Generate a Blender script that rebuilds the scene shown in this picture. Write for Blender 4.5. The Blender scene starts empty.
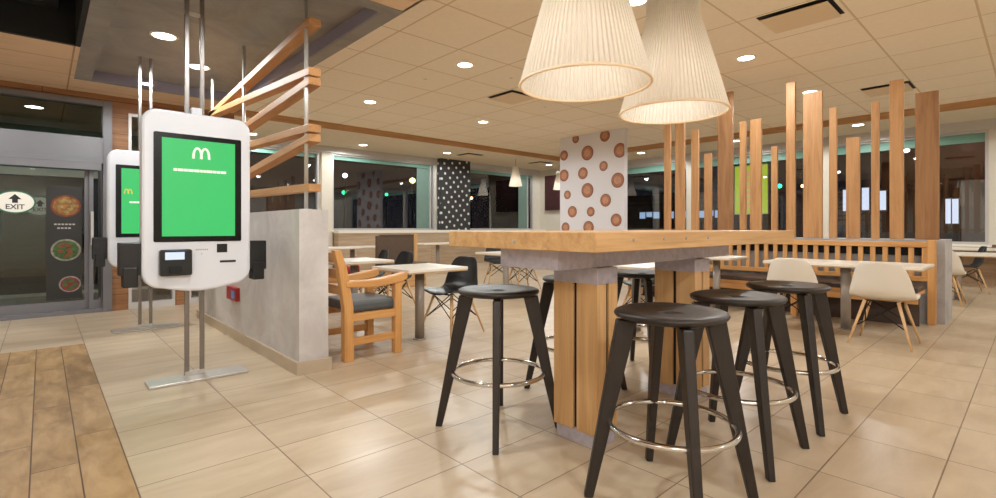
import bpy, bmesh, math, random
from mathutils import Vector, Matrix
random.seed(7)
PI = math.pi
scn = bpy.context.scene
C = scn.collection

# ------------------------------------------------------------------ camera, world, exposure
CH = 1.13                                   # eye height
FW, RT = (0.6765, 0.7364), (0.7364, -0.6765)
FPX = 496.0
cam_d = bpy.data.cameras.new('camera')
cam = bpy.data.objects.new('camera', cam_d); C.objects.link(cam)
cam.location = (0, 0, CH)
cam.rotation_euler = (PI/2, 0, -math.atan2(FW[0], FW[1]))
cam_d.sensor_width = 36.0
cam_d.lens = 36.0*FPX/996.0
cam_d.shift_y = -21.0/996.0
cam_d.clip_start = 0.05
scn.camera = cam

w = bpy.data.worlds.new('night'); scn.world = w; w.use_nodes = True
w.node_tree.nodes['Background'].inputs[0].default_value = (0.010, 0.012, 0.018, 1)
w.node_tree.nodes['Background'].inputs[1].default_value = 0.6
scn.view_settings.view_transform = 'Standard'
scn.view_settings.look = 'None'
scn.view_settings.gamma = 1.0
scn.view_settings.exposure = 0.0
scn.view_settings.use_curve_mapping = False
DOWN_W = 152.0          # watts of one recessed downlight
DOWN_COL = (0.95, 1.0, 1.0)
scn.cycles.use_denoising = True
scn.cycles.max_bounces = 7
scn.cycles.diffuse_bounces = 5
scn.cycles.glossy_bounces = 3
scn.cycles.transparent_max_bounces = 10
scn.cycles.sample_clamp_indirect = 6.0
scn.cycles.caustics_reflective = False
scn.cycles.caustics_refractive = False

def at(px, py, X=None, Y=None, Z=None):
    """the point of a known plane that a pixel of the photograph shows"""
    u, v = (px-498)/FPX, (228-py)/FPX
    gx, gy = FW[0]+u*RT[0], FW[1]+u*RT[1]
    if X is not None: d = X/gx
    elif Y is not None: d = Y/gy
    else: d = (Z-CH)/v
    return Vector((d*gx, d*gy, CH+d*v))

# ------------------------------------------------------------------ materials
def srgb(r, g, b):
    f = lambda c: (c/255/12.92) if c/255 <= 0.04045 else ((c/255+0.055)/1.055)**2.4
    return (f(r), f(g), f(b), 1)

def newmat(name):
    m = bpy.data.materials.new(name); m.use_nodes = True
    nt = m.node_tree
    return m, nt, nt.nodes['Principled BSDF']

def nd(nt, kind, **kw):
    n = nt.nodes.new(kind)
    for k, v in kw.items():
        if k in n.inputs: n.inputs[k].default_value = v
        else: setattr(n, k, v)
    return n

def ramp(nt, stops):
    r = nt.nodes.new('ShaderNodeValToRGB')
    e = r.color_ramp.elements
    while len(e) < len(stops): e.new(0.5)
    for i, (p, c) in enumerate(stops):
        e[i].position = p; e[i].color = c
    return r

def plain(name, col, rough=0.5, metal=0.0, var=0.0, vscale=6.0, bump=0.0, bscale=60.0, coat=0.0, spec=0.5):
    m, nt, p = newmat(name)
    p.inputs['Base Color'].default_value = col
    p.inputs['Roughness'].default_value = rough
    p.inputs['Metallic'].default_value = metal
    p.inputs['Coat Weight'].default_value = coat
    p.inputs['Specular IOR Level'].default_value = spec
    tc = nd(nt, 'ShaderNodeTexCoord')
    if var > 0:
        n = nd(nt, 'ShaderNodeTexNoise', Scale=vscale, Detail=5.0, Roughness=0.6)
        nt.links.new(tc.outputs['Object'], n.inputs['Vector'])
        a = tuple(max(0, c*(1-var)) for c in col[:3])+(1,)
        b = tuple(min(1, c*(1+var)) for c in col[:3])+(1,)
        r = ramp(nt, [(0.32, a), (0.68, b)])
        nt.links.new(n.outputs['Fac'], r.inputs[0]); nt.links.new(r.outputs[0], p.inputs['Base Color'])
    if bump > 0:
        n = nd(nt, 'ShaderNodeTexNoise', Scale=bscale, Detail=3.0)
        nt.links.new(tc.outputs['Object'], n.inputs['Vector'])
        b = nd(nt, 'ShaderNodeBump', Strength=bump, Distance=0.01)
        nt.links.new(n.outputs['Fac'], b.inputs['Height']); nt.links.new(b.outputs[0], p.inputs['Normal'])
    return m

def emit(name, col, strength):
    m, nt, p = newmat(name)
    p.inputs['Base Color'].default_value = (0, 0, 0, 1)
    p.inputs['Roughness'].default_value = 0.35
    p.inputs['Emission Color'].default_value = col
    p.inputs['Emission Strength'].default_value = strength
    return m

def wood(name, dark, mid, light, axis='z', scale=1.0, rough=0.45, knots=True, plank=None):
    """grain runs along axis"""
    m, nt, p = newmat(name)
    L = nt.links
    tc = nd(nt, 'ShaderNodeTexCoord'); oi = nd(nt, 'ShaderNodeObjectInfo')
    add = nd(nt, 'ShaderNodeVectorMath', operation='ADD')
    mul = nd(nt, 'ShaderNodeMath', operation='MULTIPLY'); mul.inputs[1].default_value = 17.0
    L.new(oi.outputs['Random'], mul.inputs[0])
    L.new(tc.outputs['Object'], add.inputs[0]); L.new(mul.outputs[0], add.inputs[1])
    mp = nd(nt, 'ShaderNodeMapping')
    s = [14*scale]*3; s['xyz'.index(axis)] = 1.1*scale
    mp.inputs['Scale'].default_value = s
    L.new(add.outputs[0], mp.inputs[0])
    n1 = nd(nt, 'ShaderNodeTexNoise', Scale=1.0, Detail=6.0, Roughness=0.62, Distortion=0.6)
    L.new(mp.outputs[0], n1.inputs['Vector'])
    r = ramp(nt, [(0.25, dark), (0.5, mid), (0.75, light)])
    L.new(n1.outputs['Fac'], r.inputs[0])
    # fine fibres
    mp2 = nd(nt, 'ShaderNodeMapping')
    s2 = [90*scale]*3; s2['xyz'.index(axis)] = 2.5*scale
    mp2.inputs['Scale'].default_value = s2
    L.new(add.outputs[0], mp2.inputs[0])
    n2 = nd(nt, 'ShaderNodeTexNoise', Scale=1.0, Detail=3.0)
    L.new(mp2.outputs[0], n2.inputs['Vector'])
    r2 = ramp(nt, [(0.3, (0.86, 0.84, 0.82, 1)), (0.6, (1, 1, 1, 1))])
    L.new(n2.outputs['Fac'], r2.inputs[0])
    mx = nd(nt, 'ShaderNodeMix', data_type='RGBA', blend_type='MULTIPLY')
    mx.inputs[0].default_value = 0.7
    L.new(r.outputs[0], mx.inputs[6]); L.new(r2.outputs[0], mx.inputs[7])
    L.new(mx.outputs[2], p.inputs['Base Color'])
    p.inputs['Roughness'].default_value = rough
    b = nd(nt, 'ShaderNodeBump', Strength=0.15, Distance=0.004)
    L.new(n2.outputs['Fac'], b.inputs['Height']); L.new(b.outputs[0], p.inputs['Normal'])
    return m

def grid_mat(name, axes, size, off, cols, mortar, mcol, rough, stagger=0.0, noise=(1.5, 6.0), bump=0.3, planks=False, spec=0.5, contrast=1.0):
    """rectangular tiles laid in the plane of two axes, with joints"""
    m, nt, p = newmat(name); L = nt.links
    tc = nd(nt, 'ShaderNodeTexCoord')
    sx = nd(nt, 'ShaderNodeSeparateXYZ'); L.new(tc.outputs['Object'], sx.inputs[0])
    cx = nd(nt, 'ShaderNodeCombineXYZ')
    for i in range(2):
        a = nd(nt, 'ShaderNodeMath', operation='SUBTRACT'); a.inputs[1].default_value = off[i]-size[i]*60
        L.new(sx.outputs['XYZ'.index(axes[i])], a.inputs[0]); L.new(a.outputs[0], cx.inputs[i])
    bk = nd(nt, 'ShaderNodeTexBrick', offset=stagger, offset_frequency=2, squash=1.0)
    bk.inputs['Scale'].default_value = 1.0
    bk.inputs['Color1'].default_value = (0, 0, 0, 1); bk.inputs['Color2'].default_value = (1, 1, 1, 1)
    bk.inputs['Mortar'].default_value = (0.5, 0.5, 0.5, 1)
    bk.inputs['Mortar Size'].default_value = mortar
    bk.inputs['Mortar Smooth'].default_value = 0.1
    bk.inputs['Brick Width'].default_value = size[0]; bk.inputs['Row Height'].default_value = size[1]
    L.new(cx.outputs[0], bk.inputs['Vector'])
    # noise, shifted per tile, drawn out along the first axis
    mp = nd(nt, 'ShaderNodeMapping'); mp.inputs['Scale'].default_value = (noise[0], noise[1], 1)
    L.new(cx.outputs[0], mp.inputs[0])
    av = nd(nt, 'ShaderNodeVectorMath', operation='MULTIPLY_ADD')
    av.inputs[1].default_value = (31, 17, 9)
    L.new(bk.outputs['Color'], av.inputs[0]); L.new(mp.outputs[0], av.inputs[2])
    n = nd(nt, 'ShaderNodeTexNoise', Scale=1.0, Detail=7.0, Roughness=0.6, Distortion=0.5)
    L.new(av.outputs[0], n.inputs['Vector'])
    ad = nd(nt, 'ShaderNodeMath', operation='MULTIPLY_ADD'); ad.inputs[1].default_value = 0.14*contrast; 
    sub = nd(nt, 'ShaderNodeMath', operation='SUBTRACT'); sub.inputs[1].default_value = 0.07*contrast
    L.new(bk.outputs['Color'], ad.inputs[0]); L.new(n.outputs['Fac'], ad.inputs[2]); L.new(ad.outputs[0], sub.inputs[0])
    r = ramp(nt, [(0.3, cols[0]), (0.5, cols[1]), (0.7, cols[2])])
    L.new(sub.outputs[0], r.inputs[0])
    mx = nd(nt, 'ShaderNodeMix', data_type='RGBA'); L.new(bk.outputs['Fac'], mx.inputs[0])
    L.new(r.outputs[0], mx.inputs[6]); mx.inputs[7].default_value = mcol
    L.new(mx.outputs[2], p.inputs['Base Color'])
    p.inputs['Roughness'].default_value = rough
    p.inputs['Specular IOR Level'].default_value = spec
    b = nd(nt, 'ShaderNodeBump', Strength=bump, Distance=0.003); b.invert = True
    L.new(bk.outputs['Fac'], b.inputs['Height']); L.new(b.outputs[0], p.inputs['Normal'])
    return m

def glass_mat(name, tint=(1, 1, 1, 1), base=0.04):
    m, nt, p = newmat(name); nt.nodes.remove(p); L = nt.links
    out = nt.nodes['Material Output']
    t = nd(nt, 'ShaderNodeBsdfTransparent'); t.inputs[0].default_value = tint
    g = nd(nt, 'ShaderNodeBsdfGlossy'); g.inputs['Roughness'].default_value = 0.01
    fr = nd(nt, 'ShaderNodeFresnel', IOR=1.5)
    ad = nd(nt, 'ShaderNodeMath', operation='ADD'); ad.inputs[1].default_value = base
    L.new(fr.outputs[0], ad.inputs[0])
    mx = nd(nt, 'ShaderNodeMixShader')
    L.new(ad.outputs[0], mx.inputs[0]); L.new(t.outputs[0], mx.inputs[1]); L.new(g.outputs[0], mx.inputs[2])
    L.new(mx.outputs[0], out.inputs[0])
    return m

def concrete(name, dark, light, rough=0.8, sc=1.6):
    m, nt, p = newmat(name); L = nt.links
    tc = nd(nt, 'ShaderNodeTexCoord')
    n = nd(nt, 'ShaderNodeTexNoise', Scale=sc, Detail=9.0, Roughness=0.68, Distortion=0.8)
    L.new(tc.outputs['Object'], n.inputs['Vector'])
    r = ramp(nt, [(0.3, dark), (0.7, light)])
    L.new(n.outputs['Fac'], r.inputs[0]); L.new(r.outputs[0], p.inputs['Base Color'])
    p.inputs['Roughness'].default_value = rough
    n2 = nd(nt, 'ShaderNodeTexNoise', Scale=55.0, Detail=4.0)
    L.new(tc.outputs['Object'], n2.inputs['Vector'])
    b = nd(nt, 'ShaderNodeBump', Strength=0.12, Distance=0.003)
    L.new(n2.outputs['Fac'], b.inputs['Height']); L.new(b.outputs[0], p.inputs['Normal'])
    return m

def shade_mat(name):
    m, nt, p = newmat(name); nt.nodes.remove(p); L = nt.links
    out = nt.nodes['Material Output']
    d = nd(nt, 'ShaderNodeBsdfDiffuse'); d.inputs[0].default_value = (0.80, 0.75, 0.67, 1)
    t = nd(nt, 'ShaderNodeBsdfTranslucent'); t.inputs[0].default_value = (0.94, 0.90, 0.83, 1)
    mx = nd(nt, 'ShaderNodeMixShader'); mx.inputs[0].default_value = 0.42
    L.new(d.outputs[0], mx.inputs[1]); L.new(t.outputs[0], mx.inputs[2]); L.new(mx.outputs[0], out.inputs[0])
    return m

def dots_mat(name):
    m, nt, p = newmat(name); L = nt.links
    tc = nd(nt, 'ShaderNodeTexCoord')
    sx = nd(nt, 'ShaderNodeSeparateXYZ'); L.new(tc.outputs['Object'], sx.inputs[0])
    sm = nd(nt, 'ShaderNodeMath', operation='ADD'); L.new(sx.outputs[0], sm.inputs[0]); L.new(sx.outputs[1], sm.inputs[1])
    cx = nd(nt, 'ShaderNodeCombineXYZ'); L.new(sm.outputs[0], cx.inputs[0]); L.new(sx.outputs[2], cx.inputs[1])
    mp = nd(nt, 'ShaderNodeMapping'); mp.inputs['Rotation'].default_value = (0, 0, math.radians(38)); mp.inputs['Scale'].default_value = (4.7, 4.7, 1)
    L.new(cx.outputs[0], mp.inputs[0])
    v = nd(nt, 'ShaderNodeTexVoronoi', voronoi_dimensions='2D', Scale=1.0, Randomness=0.12)
    L.new(mp.outputs[0], v.inputs['Vector'])
    r = ramp(nt, [(0.16, (0.72, 0.70, 0.67, 1)), (0.21, (0.028, 0.028, 0.030, 1))])
    L.new(v.outputs['Distance'], r.inputs[0]); L.new(r.outputs[0], p.inputs['Base Color'])
    p.inputs['Roughness'].default_value = 0.45
    return m

# oak tones
OD, OM, OL = srgb(182, 138, 90), srgb(208, 164, 112), srgb(222, 180, 130)
OAK = {a: wood('oak_'+a, OD, OM, OL, a) for a in 'xyz'}
ORANGE = {a: wood('warm_oak_'+a, srgb(188, 132, 76), srgb(212, 156, 94), srgb(224, 172, 110), a) for a in 'xyz'}
SLATW = {a: wood('screen_wood_'+a, srgb(154, 108, 66), srgb(186, 136, 86), srgb(200, 152, 102), a, rough=0.55) for a in 'xyz'}
SLATD = {a: wood('dark_screen_wood_'+a, srgb(120, 80, 46), srgb(148, 104, 64), srgb(164, 122, 80), a, rough=0.6) for a in 'xyz'}
TRIMW = {a: wood('trim_wood_'+a, srgb(164, 122, 80), srgb(186, 142, 96), srgb(198, 154, 108), a, rough=0.6) for a in 'xyz'}
WALLW = grid_mat('wall_wood', 'XZ', (2.4, 0.22), (0, 0), (srgb(120, 78, 46), srgb(146, 100, 62), srgb(164, 116, 76)), 0.004, srgb(80, 50, 30), 0.55, 0.4, (1.4, 26))
WALLW2 = grid_mat('wainscot_wood', 'XZ', (2.4, 0.6), (0, 0), (srgb(154, 132, 108), srgb(174, 150, 124), srgb(186, 164, 138)), 0.003, srgb(110, 84, 60), 0.6, 0.4, (1.2, 16))
WALLW3 = grid_mat('wainscot_wood_east', 'YZ', (2.4, 0.6), (0, 0), (srgb(140, 112, 84), srgb(160, 130, 100), srgb(174, 144, 112)), 0.003, srgb(110, 84, 60), 0.6, 0.4, (1.2, 16))
BLACKW = wood('black_stained_wood', srgb(26, 19, 17), srgb(36, 27, 23), srgb(48, 37, 31), 'z', 1.0, 0.45)
SEATW = wood('black_stained_seat', srgb(22, 16, 14), srgb(34, 26, 22), srgb(54, 42, 34), 'x', 1.0, 0.42)
BIRCH = wood('birch', srgb(196, 152, 104), srgb(220, 178, 130), srgb(232, 196, 152), 'z')
M_FLOOR = grid_mat('floor_tile', 'XY', (0.588, 0.392), (0.303, 0.297), (srgb(184, 162, 134), srgb(196, 175, 148), srgb(206, 186, 160)), 0.0032, srgb(134, 112, 88), 0.34, 0.0, (1.5, 5.5), 0.35, contrast=0.6)
M_PLANK = grid_mat('plank_tile', 'YX', (1.09, 0.172), (0.26, 0.303), (srgb(136, 104, 68), srgb(168, 134, 92), srgb(190, 156, 114)), 0.003, srgb(92, 66, 44), 0.5, 0.37, (3.0, 9.0), 0.3)
M_CEIL = grid_mat('ceiling_tile', 'XY', (0.87, 0.912), (3.03, 0.42), (srgb(242, 230, 210), srgb(244, 232, 212), srgb(246, 235, 217)), 0.011, srgb(214, 194, 164), 0.9, 0.0, (14, 14), 0.5, spec=0.15)
M_CEIL2 = grid_mat('entry_ceiling_panel', 'XY', (3.0, 0.66), (0.235, 7.02), (srgb(222, 196, 168), srgb(228, 202, 174), srgb(232, 206, 180)), 0.008, srgb(176, 146, 118), 0.85, 0.0, (3, 14), 0.5, spec=0.15)
M_SOFF = plain('soffit_board', srgb(226, 214, 192), 0.9, var=0.03, spec=0.2)
M_CONC = concrete('concrete_slab', srgb(128, 128, 128), srgb(164, 162, 160), 0.85, 1.2)
M_CONCW = concrete('concrete_wall', srgb(184, 178, 176), srgb(218, 212, 210), 0.7, 2.2)
M_CONCD = concrete('concrete_grey', srgb(156, 152, 152), srgb(188, 184, 184), 0.7, 3.5)
M_BASE = plain('tile_skirting', srgb(186, 168, 146), 0.4, var=0.06, vscale=4)
M_WHITEW = plain('painted_wall', srgb(214, 206, 192), 0.85, var=0.02)
M_FRAME = plain('pale_aluminium', srgb(196, 192, 190), 0.42, 0.25, var=0.02)
M_FRAMEL = plain('lavender_aluminium', srgb(118, 116, 120), 0.4, 0.3, var=0.02)
M_GLASS = glass_mat('window_glass')
M_GLASSD = glass_mat('door_glass', (0.80, 0.86, 0.84, 1), 0.0)
M_FILM = plain('sea_green_film', srgb(122, 166, 152), 0.5, var=0.04)
M_FILM2 = plain('dark_sea_green_film', srgb(108, 132, 122), 0.5, var=0.04)
M_BLACK = plain('black_plastic', srgb(26, 26, 28), 0.35, bump=0.02)
M_BEZEL = plain('glossy_black_glass', (0.004, 0.004, 0.004, 1), 0.25, spec=0.3)
M_BLACKM = plain('matt_black', srgb(16, 16, 18), 0.7, var=0.1)
M_LOUV = plain('black_louvre', srgb(44, 44, 46), 0.5, 0.4)
M_WIRE = plain('black_wire', srgb(22, 22, 22), 0.4, 0.5)
M_CHROME = plain('chrome', srgb(214, 212, 210), 0.14, 1.0)
M_STEEL = plain('brushed_steel', srgb(206, 202, 196), 0.35, 0.6, var=0.04, vscale=20)
M_POLE = plain('satin_pole', srgb(140, 134, 130), 0.32, 0.8)
M_POST = plain('satin_grey_post', srgb(164, 156, 148), 0.42, 0.35, var=0.03)
M_GALV = plain('galvanised_steel', srgb(192, 186, 200), 0.45, 0.3, var=0.14, vscale=22)
M_KIOSK = plain('white_lacquer', srgb(226, 228, 236), 0.45, coat=0.0)
M_TOPW = plain('white_laminate', srgb(236, 228, 216), 0.3, var=0.015)
M_EDGE = plain('ply_edge', srgb(196, 164, 124), 0.5, var=0.08, vscale=20)
M_CREAM = plain('cream_shell', srgb(226, 218, 206), 0.35)
M_DARKSH = plain('black_shell', srgb(27, 29, 31), 0.35)
M_RED = plain('red_shell', srgb(170, 40, 34), 0.4)
M_CUSH = plain('charcoal_vinyl', srgb(84, 88, 90), 0.5, var=0.06, bump=0.1, bscale=40)
M_BROWN = plain('brown_upholstery', srgb(92, 74, 60), 0.7, var=0.08, bump=0.15, bscale=80)
M_SEATD = plain('dark_seat_pad', srgb(74, 56, 46), 0.55, var=0.1)
M_PANEL = plain('white_printed_panel', srgb(226, 224, 230), 0.5)
M_BUN1 = plain('bun_edge', srgb(120, 64, 42), 0.5, var=0.15, vscale=14)
M_BUN2 = plain('bun_crust', srgb(172, 110, 78), 0.5, var=0.2, vscale=18)
M_BUN3 = plain('bun_crown', srgb(194, 142, 110), 0.5, var=0.2, vscale=24)
M_DOTS = dots_mat('dotted_black')
M_MAROON = plain('maroon_panel', srgb(64, 34, 36), 0.4, var=0.15)
M_SHADE = shade_mat('cream_shade')
M_RIM = plain('shade_rim', srgb(244, 224, 194), 0.6)
M_LENS = emit('lamp_lens', (1.0, 0.93, 0.82, 1), 14.0)
M_BULB = emit('bulb', (1.0, 0.90, 0.76, 1), 4.0)
M_GREEN = emit('green_screen', srgb(62, 206, 110), 0.95)
M_LOGOW = emit('screen_cream', srgb(250, 250, 226), 1.1)
M_LOGOY = emit('screen_yellow', srgb(236, 206, 70), 1.0)
M_SCRB = emit('screen_blue', srgb(120, 190, 255), 1.1)
M_SCRW = emit('terminal_screen', srgb(206, 218, 240), 1.25)
M_PALEG = plain('pale_grey_mark', srgb(170, 166, 164), 0.5)
M_TRIMWH = plain('white_enamel', srgb(238, 232, 222), 0.5)
M_ASPH = plain('asphalt', srgb(52, 54, 56), 0.9, var=0.2)
M_BRICK = grid_mat('brick_dark', 'XZ', (0.24, 0.08), (0, 0), (srgb(84, 52, 40), srgb(104, 66, 50), srgb(120, 80, 62)), 0.006, srgb(70, 62, 56), 0.8, 0.5)

# ------------------------------------------------------------------ mesh builder
ALLT = []
class MB:
    def __init__(s): s.bm = bmesh.new(); s.mats = []; s.cur = 0
    def use(s, m):
        if m not in s.mats: s.mats.append(m)
        s.cur = s.mats.index(m); return s
    def _tag(s, faces, smooth=False):
        for f in faces: f.material_index = s.cur; f.smooth = smooth
    def hexa(s, pts):
        v = [s.bm.verts.new(p) for p in pts]
        q = [(0, 3, 2, 1), (4, 5, 6, 7), (0, 1, 5, 4), (1, 2, 6, 5), (2, 3, 7, 6), (3, 0, 4, 7)]
        s._tag([s.bm.faces.new([v[i] for i in f]) for f in q]); return s
    def box(s, x0, x1, y0, y1, z0, z1):
        return s.hexa([(x0, y0, z0), (x1, y0, z0), (x1, y1, z0), (x0, y1, z0), (x0, y0, z1), (x1, y0, z1), (x1, y1, z1), (x0, y1, z1)])
    def bar(s, a, b, w0, h0, w1=None, h1=None, side=None):
        """rectangular bar from a to b; w across 'side', h across the other way"""
        a, b = Vector(a), Vector(b); w1 = w0 if w1 is None else w1; h1 = h0 if h1 is None else h1
        d = (b-a).normalized()
        sd = Vector(side) if side else (d.cross(Vector((0, 0, 1))) if abs(d.z) < 0.95 else Vector((1, 0, 0)))
        sd = (sd - d*sd.dot(d)).normalized(); up = sd.cross(d).normalized()
        P = []
        for c, ww, hh in ((a, w0, h0), (b, w1, h1)):
            P += [c-sd*ww/2-up*hh/2, c+sd*ww/2-up*hh/2, c+sd*ww/2+up*hh/2, c-sd*ww/2+up*hh/2]
        return s.hexa(P)
    def tube(s, a, b, r0, r1=None, n=14, caps=True):
        a, b = Vector(a), Vector(b); r1 = r0 if r1 is None else r1
        d = (b-a).normalized(); x = d.orthogonal().normalized(); y = d.cross(x)
        A = [s.bm.verts.new(a+(x*math.cos(2*PI*i/n)+y*math.sin(2*PI*i/n))*r0) for i in range(n)]
        B = [s.bm.verts.new(b+(x*math.cos(2*PI*i/n)+y*math.sin(2*PI*i/n))*r1) for i in range(n)]
        s._tag([s.bm.faces.new((A[i], A[(i+1) % n], B[(i+1) % n], B[i])) for i in range(n)], True)
        if caps: s._tag([s.bm.faces.new(A[::-1]), s.bm.faces.new(B)])
        return s
    def lathe(s, prof, n=40, c=(0, 0), smooth=True, close=False):
        rows = []
        for r, z in prof:
            rows.append([s.bm.verts.new((c[0]+r*math.cos(2*PI*i/n), c[1]+r*math.sin(2*PI*i/n), z)) for i in range(n)])
        fs = []
        R = list(zip(rows, rows[1:])) + ([(rows[-1], rows[0])] if close else [])
        for A, B in R:
            for i in range(n): fs.append(s.bm.faces.new((A[i], A[(i+1) % n], B[(i+1) % n], B[i])))
        s._tag(fs, smooth)
        if not close:
            s._tag([s.bm.faces.new(rows[0][::-1]), s.bm.faces.new(rows[-1])])
        return s
    def torus(s, z, R, r, n=48, m=10, c=(0, 0)):
        return s.lathe([(R+r*math.cos(2*PI*j/m), z+r*math.sin(2*PI*j/m)) for j in range(m)], n, c, True, True)
    def prism(s, poly, fn, d0, d1):
        """poly of 2-D points, fn(u, v, depth) -> 3-D"""
        A = [s.bm.verts.new(fn(u, v, d0)) for u, v in poly]; B = [s.bm.verts.new(fn(u, v, d1)) for u, v in poly]
        n = len(poly)
        fs = [s.bm.faces.new((A[i], A[(i+1) % n], B[(i+1) % n], B[i])) for i in range(n)]
        fs += [s.bm.faces.new(A[::-1]), s.bm.faces.new(B)]
        s._tag(fs); return s
    def build(s, name, mat=None, parent=None, world=False, origin=None, bevel=0.0, smooth=False, struct=False, solid=0.0, sub=0):
        bmesh.ops.recalc_face_normals(s.bm, faces=s.bm.faces[:])
        me = bpy.data.meshes.new(name)
        if world and parent is not None:
            o = Vector((0, 0, 0)); q = parent
            while q: o += q.location; q = q.parent
            bmesh.ops.translate(s.bm, vec=-o, verts=s.bm.verts[:])
        loc = Vector((0, 0, 0))
        if parent is None and not struct:
            xs = [v.co for v in s.bm.verts]
            mn = Vector([min(v[i] for v in xs) for i in range(3)]); mxx = Vector([max(v[i] for v in xs) for i in range(3)])
            loc = Vector(origin) if origin is not None else Vector(((mn.x+mxx.x)/2, (mn.y+mxx.y)/2, mn.z))
            bmesh.ops.translate(s.bm, vec=-loc, verts=s.bm.verts[:])
        s.bm.to_mesh(me); s.bm.free()
        for m in (s.mats or [mat]): me.materials.append(m)
        if s.mats and mat and mat not in s.mats: pass
        if smooth:
            for p in me.polygons: p.use_smooth = True
        ob = bpy.data.objects.new(name, me); C.objects.link(ob); ob.location = loc
        if parent is not None: ob.parent = parent
        if struct: ob['kind'] = 'structure'
        if solid:
            md = ob.modifiers.new('solid', 'SOLIDIFY'); md.thickness = solid; md.offset = 0
        if sub:
            md = ob.modifiers.new('sub', 'SUBSURF'); md.levels = sub; md.render_levels = sub
        if bevel:
            md = ob.modifiers.new('bevel', 'BEVEL'); md.width = bevel; md.segments = 2; md.limit_method = 'ANGLE'; md.angle_limit = math.radians(40)
        return ob

def box(*a): return MB().box(*a)
def thing(name, label, cat, loc=(0, 0, 0), rz=0.0, group=None):
    o = bpy.data.objects.new(name, None); C.objects.link(o); o.empty_display_size = 0.1
    o.location = loc; o.rotation_euler = (0, 0, rz); o['label'] = label; o['category'] = cat
    if group: o['group'] = group
    return o
def tag(o, label, cat, group=None, kind=None):
    o['label'] = label; o['category'] = cat
    if group: o['group'] = group
    if kind: o['kind'] = kind
    return o
def dup(root, loc, rz=0.0, label=None, group=None):
    def cp(o, par):
        c = o.copy(); C.objects.link(c)
        if par is not None: c.parent = par
        for ch in list(o.children): cp(ch, c)
        return c
    r = cp(root, None); r.location = loc; r.rotation_euler = (0, 0, rz)
    if label: r['label'] = label
    if group: r['group'] = group
    return r
def struct(name, mb, mat, parent=None, bevel=0.0, label=None):
    o = mb.build(name, mat, parent, struct=(parent is None), bevel=bevel)
    return o
def text_mesh(body, size, name, mat, parent, loc, rot, depth=0.002):
    cu = bpy.data.curves.new(name+'_curve', 'FONT'); cu.body = body; cu.size = size; cu.align_x = 'CENTER'; cu.align_y = 'CENTER'; cu.extrude = depth; cu.offset = size*0.012
    t = bpy.data.objects.new('tmp', cu); C.objects.link(t)
    dg = bpy.context.evaluated_depsgraph_get()
    me = bpy.data.meshes.new_from_object(t.evaluated_get(dg)); bpy.data.objects.remove(t)
    me.materials.clear(); me.materials.append(mat)
    o = bpy.data.objects.new(name, me); C.objects.link(o); o.parent = parent; o.location = loc; o.rotation_euler = rot
    return o

# ------------------------------------------------------------------ dimensions of the room
XE, YN, YD, XV = 13.8, 12.7, 8.54, 2.0       # east wall, north wall, entrance wall, side of the entrance lobby
XW, YS = -3.2, -3.2
ZC, ZS, ZE = 3.40, 3.28, 2.93                # tiled ceiling, soffit, entry ceiling
ZK = 3.05
XT, YT = 12.2, 10.35                         # wooden fascia lines

# floor
struct('floor', MB().box(0.303, XE+0.2, YS, YN+0.2, -0.1, 0).box(XW, 0.303, 6.31, 11.5, -0.1, 0).box(XW, 0.303, YS, -1.5, -0.1, 0), M_FLOOR)
struct('floor_inlay', box(XW, 0.303, -1.5, 6.31, -0.1, 0), M_PLANK)
# ceilings
struct('ceiling', box(2.22, XT, YS, YT, ZC, ZC+0.1), M_CEIL)
sf = MB().box(XT, XE+0.2, YS, YN+0.2, ZS, ZS+0.22).box(XV-0.1, XT, YT, YN+0.2, ZS, ZS+0.22)
struct('ceiling_soffit', sf, M_SOFF)
struct('trim_1', box(2.22, XT+0.03, YT-0.03, YT, ZS-0.012, ZC), TRIMW['x'])
struct('trim_2', box(XT-0.03, XT, YS, YT-0.03, ZS-0.012, ZC), TRIMW['y'])
struct('ceiling_entry', MB().box(XW, 0.28, 6.45, YD, ZE, ZE+0.1).box(0.28, 2.22, 7.85, YD, ZE, ZE+0.1).box(XW, 2.22, YS, 1.0, ZE, ZE+0.1).box(0.28, 2.22, 1.0, 3.57, ZE, ZE+0.1), M_CEIL2)
struct('trim_3', box(2.2, 2.22, YS, YT, ZE, ZC+0.05), M_SOFF)
struct('ceiling_lobby', MB().box(XW, XV-0.06, YD, 11.2, ZE, ZE+0.1), M_CEIL2)
# concrete slab over the kiosks: a ring with a shallow recess
sl = MB()
sl.box(0.28, 0.44, 3.57, 7.85, ZE-0.004, 3.16).box(2.08, 2.22, 3.57, 7.85, ZE-0.004, 3.16)
sl.box(0.44, 2.08, 7.79, 7.85, ZE-0.004, 3.16).box(0.44, 2.08, 3.57, 3.71, ZE-0.004, 3.16).box(0.44, 2.08, 3.71, 7.79, ZK, 3.16)
slab = struct('ceiling_slab', sl, M_CONC)
MB().box(2.07, 2.08, 3.71, 7.78, ZE+0.002, ZK).box(0.44, 2.07, 7.78, 7.79, ZE+0.002, ZK).build('recess_light_tint', plain('lavender_light_tint', srgb(150, 150, 176), 0.5), slab)  # added liner; its lavender paints cool strip light onto the inner faces
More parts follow.
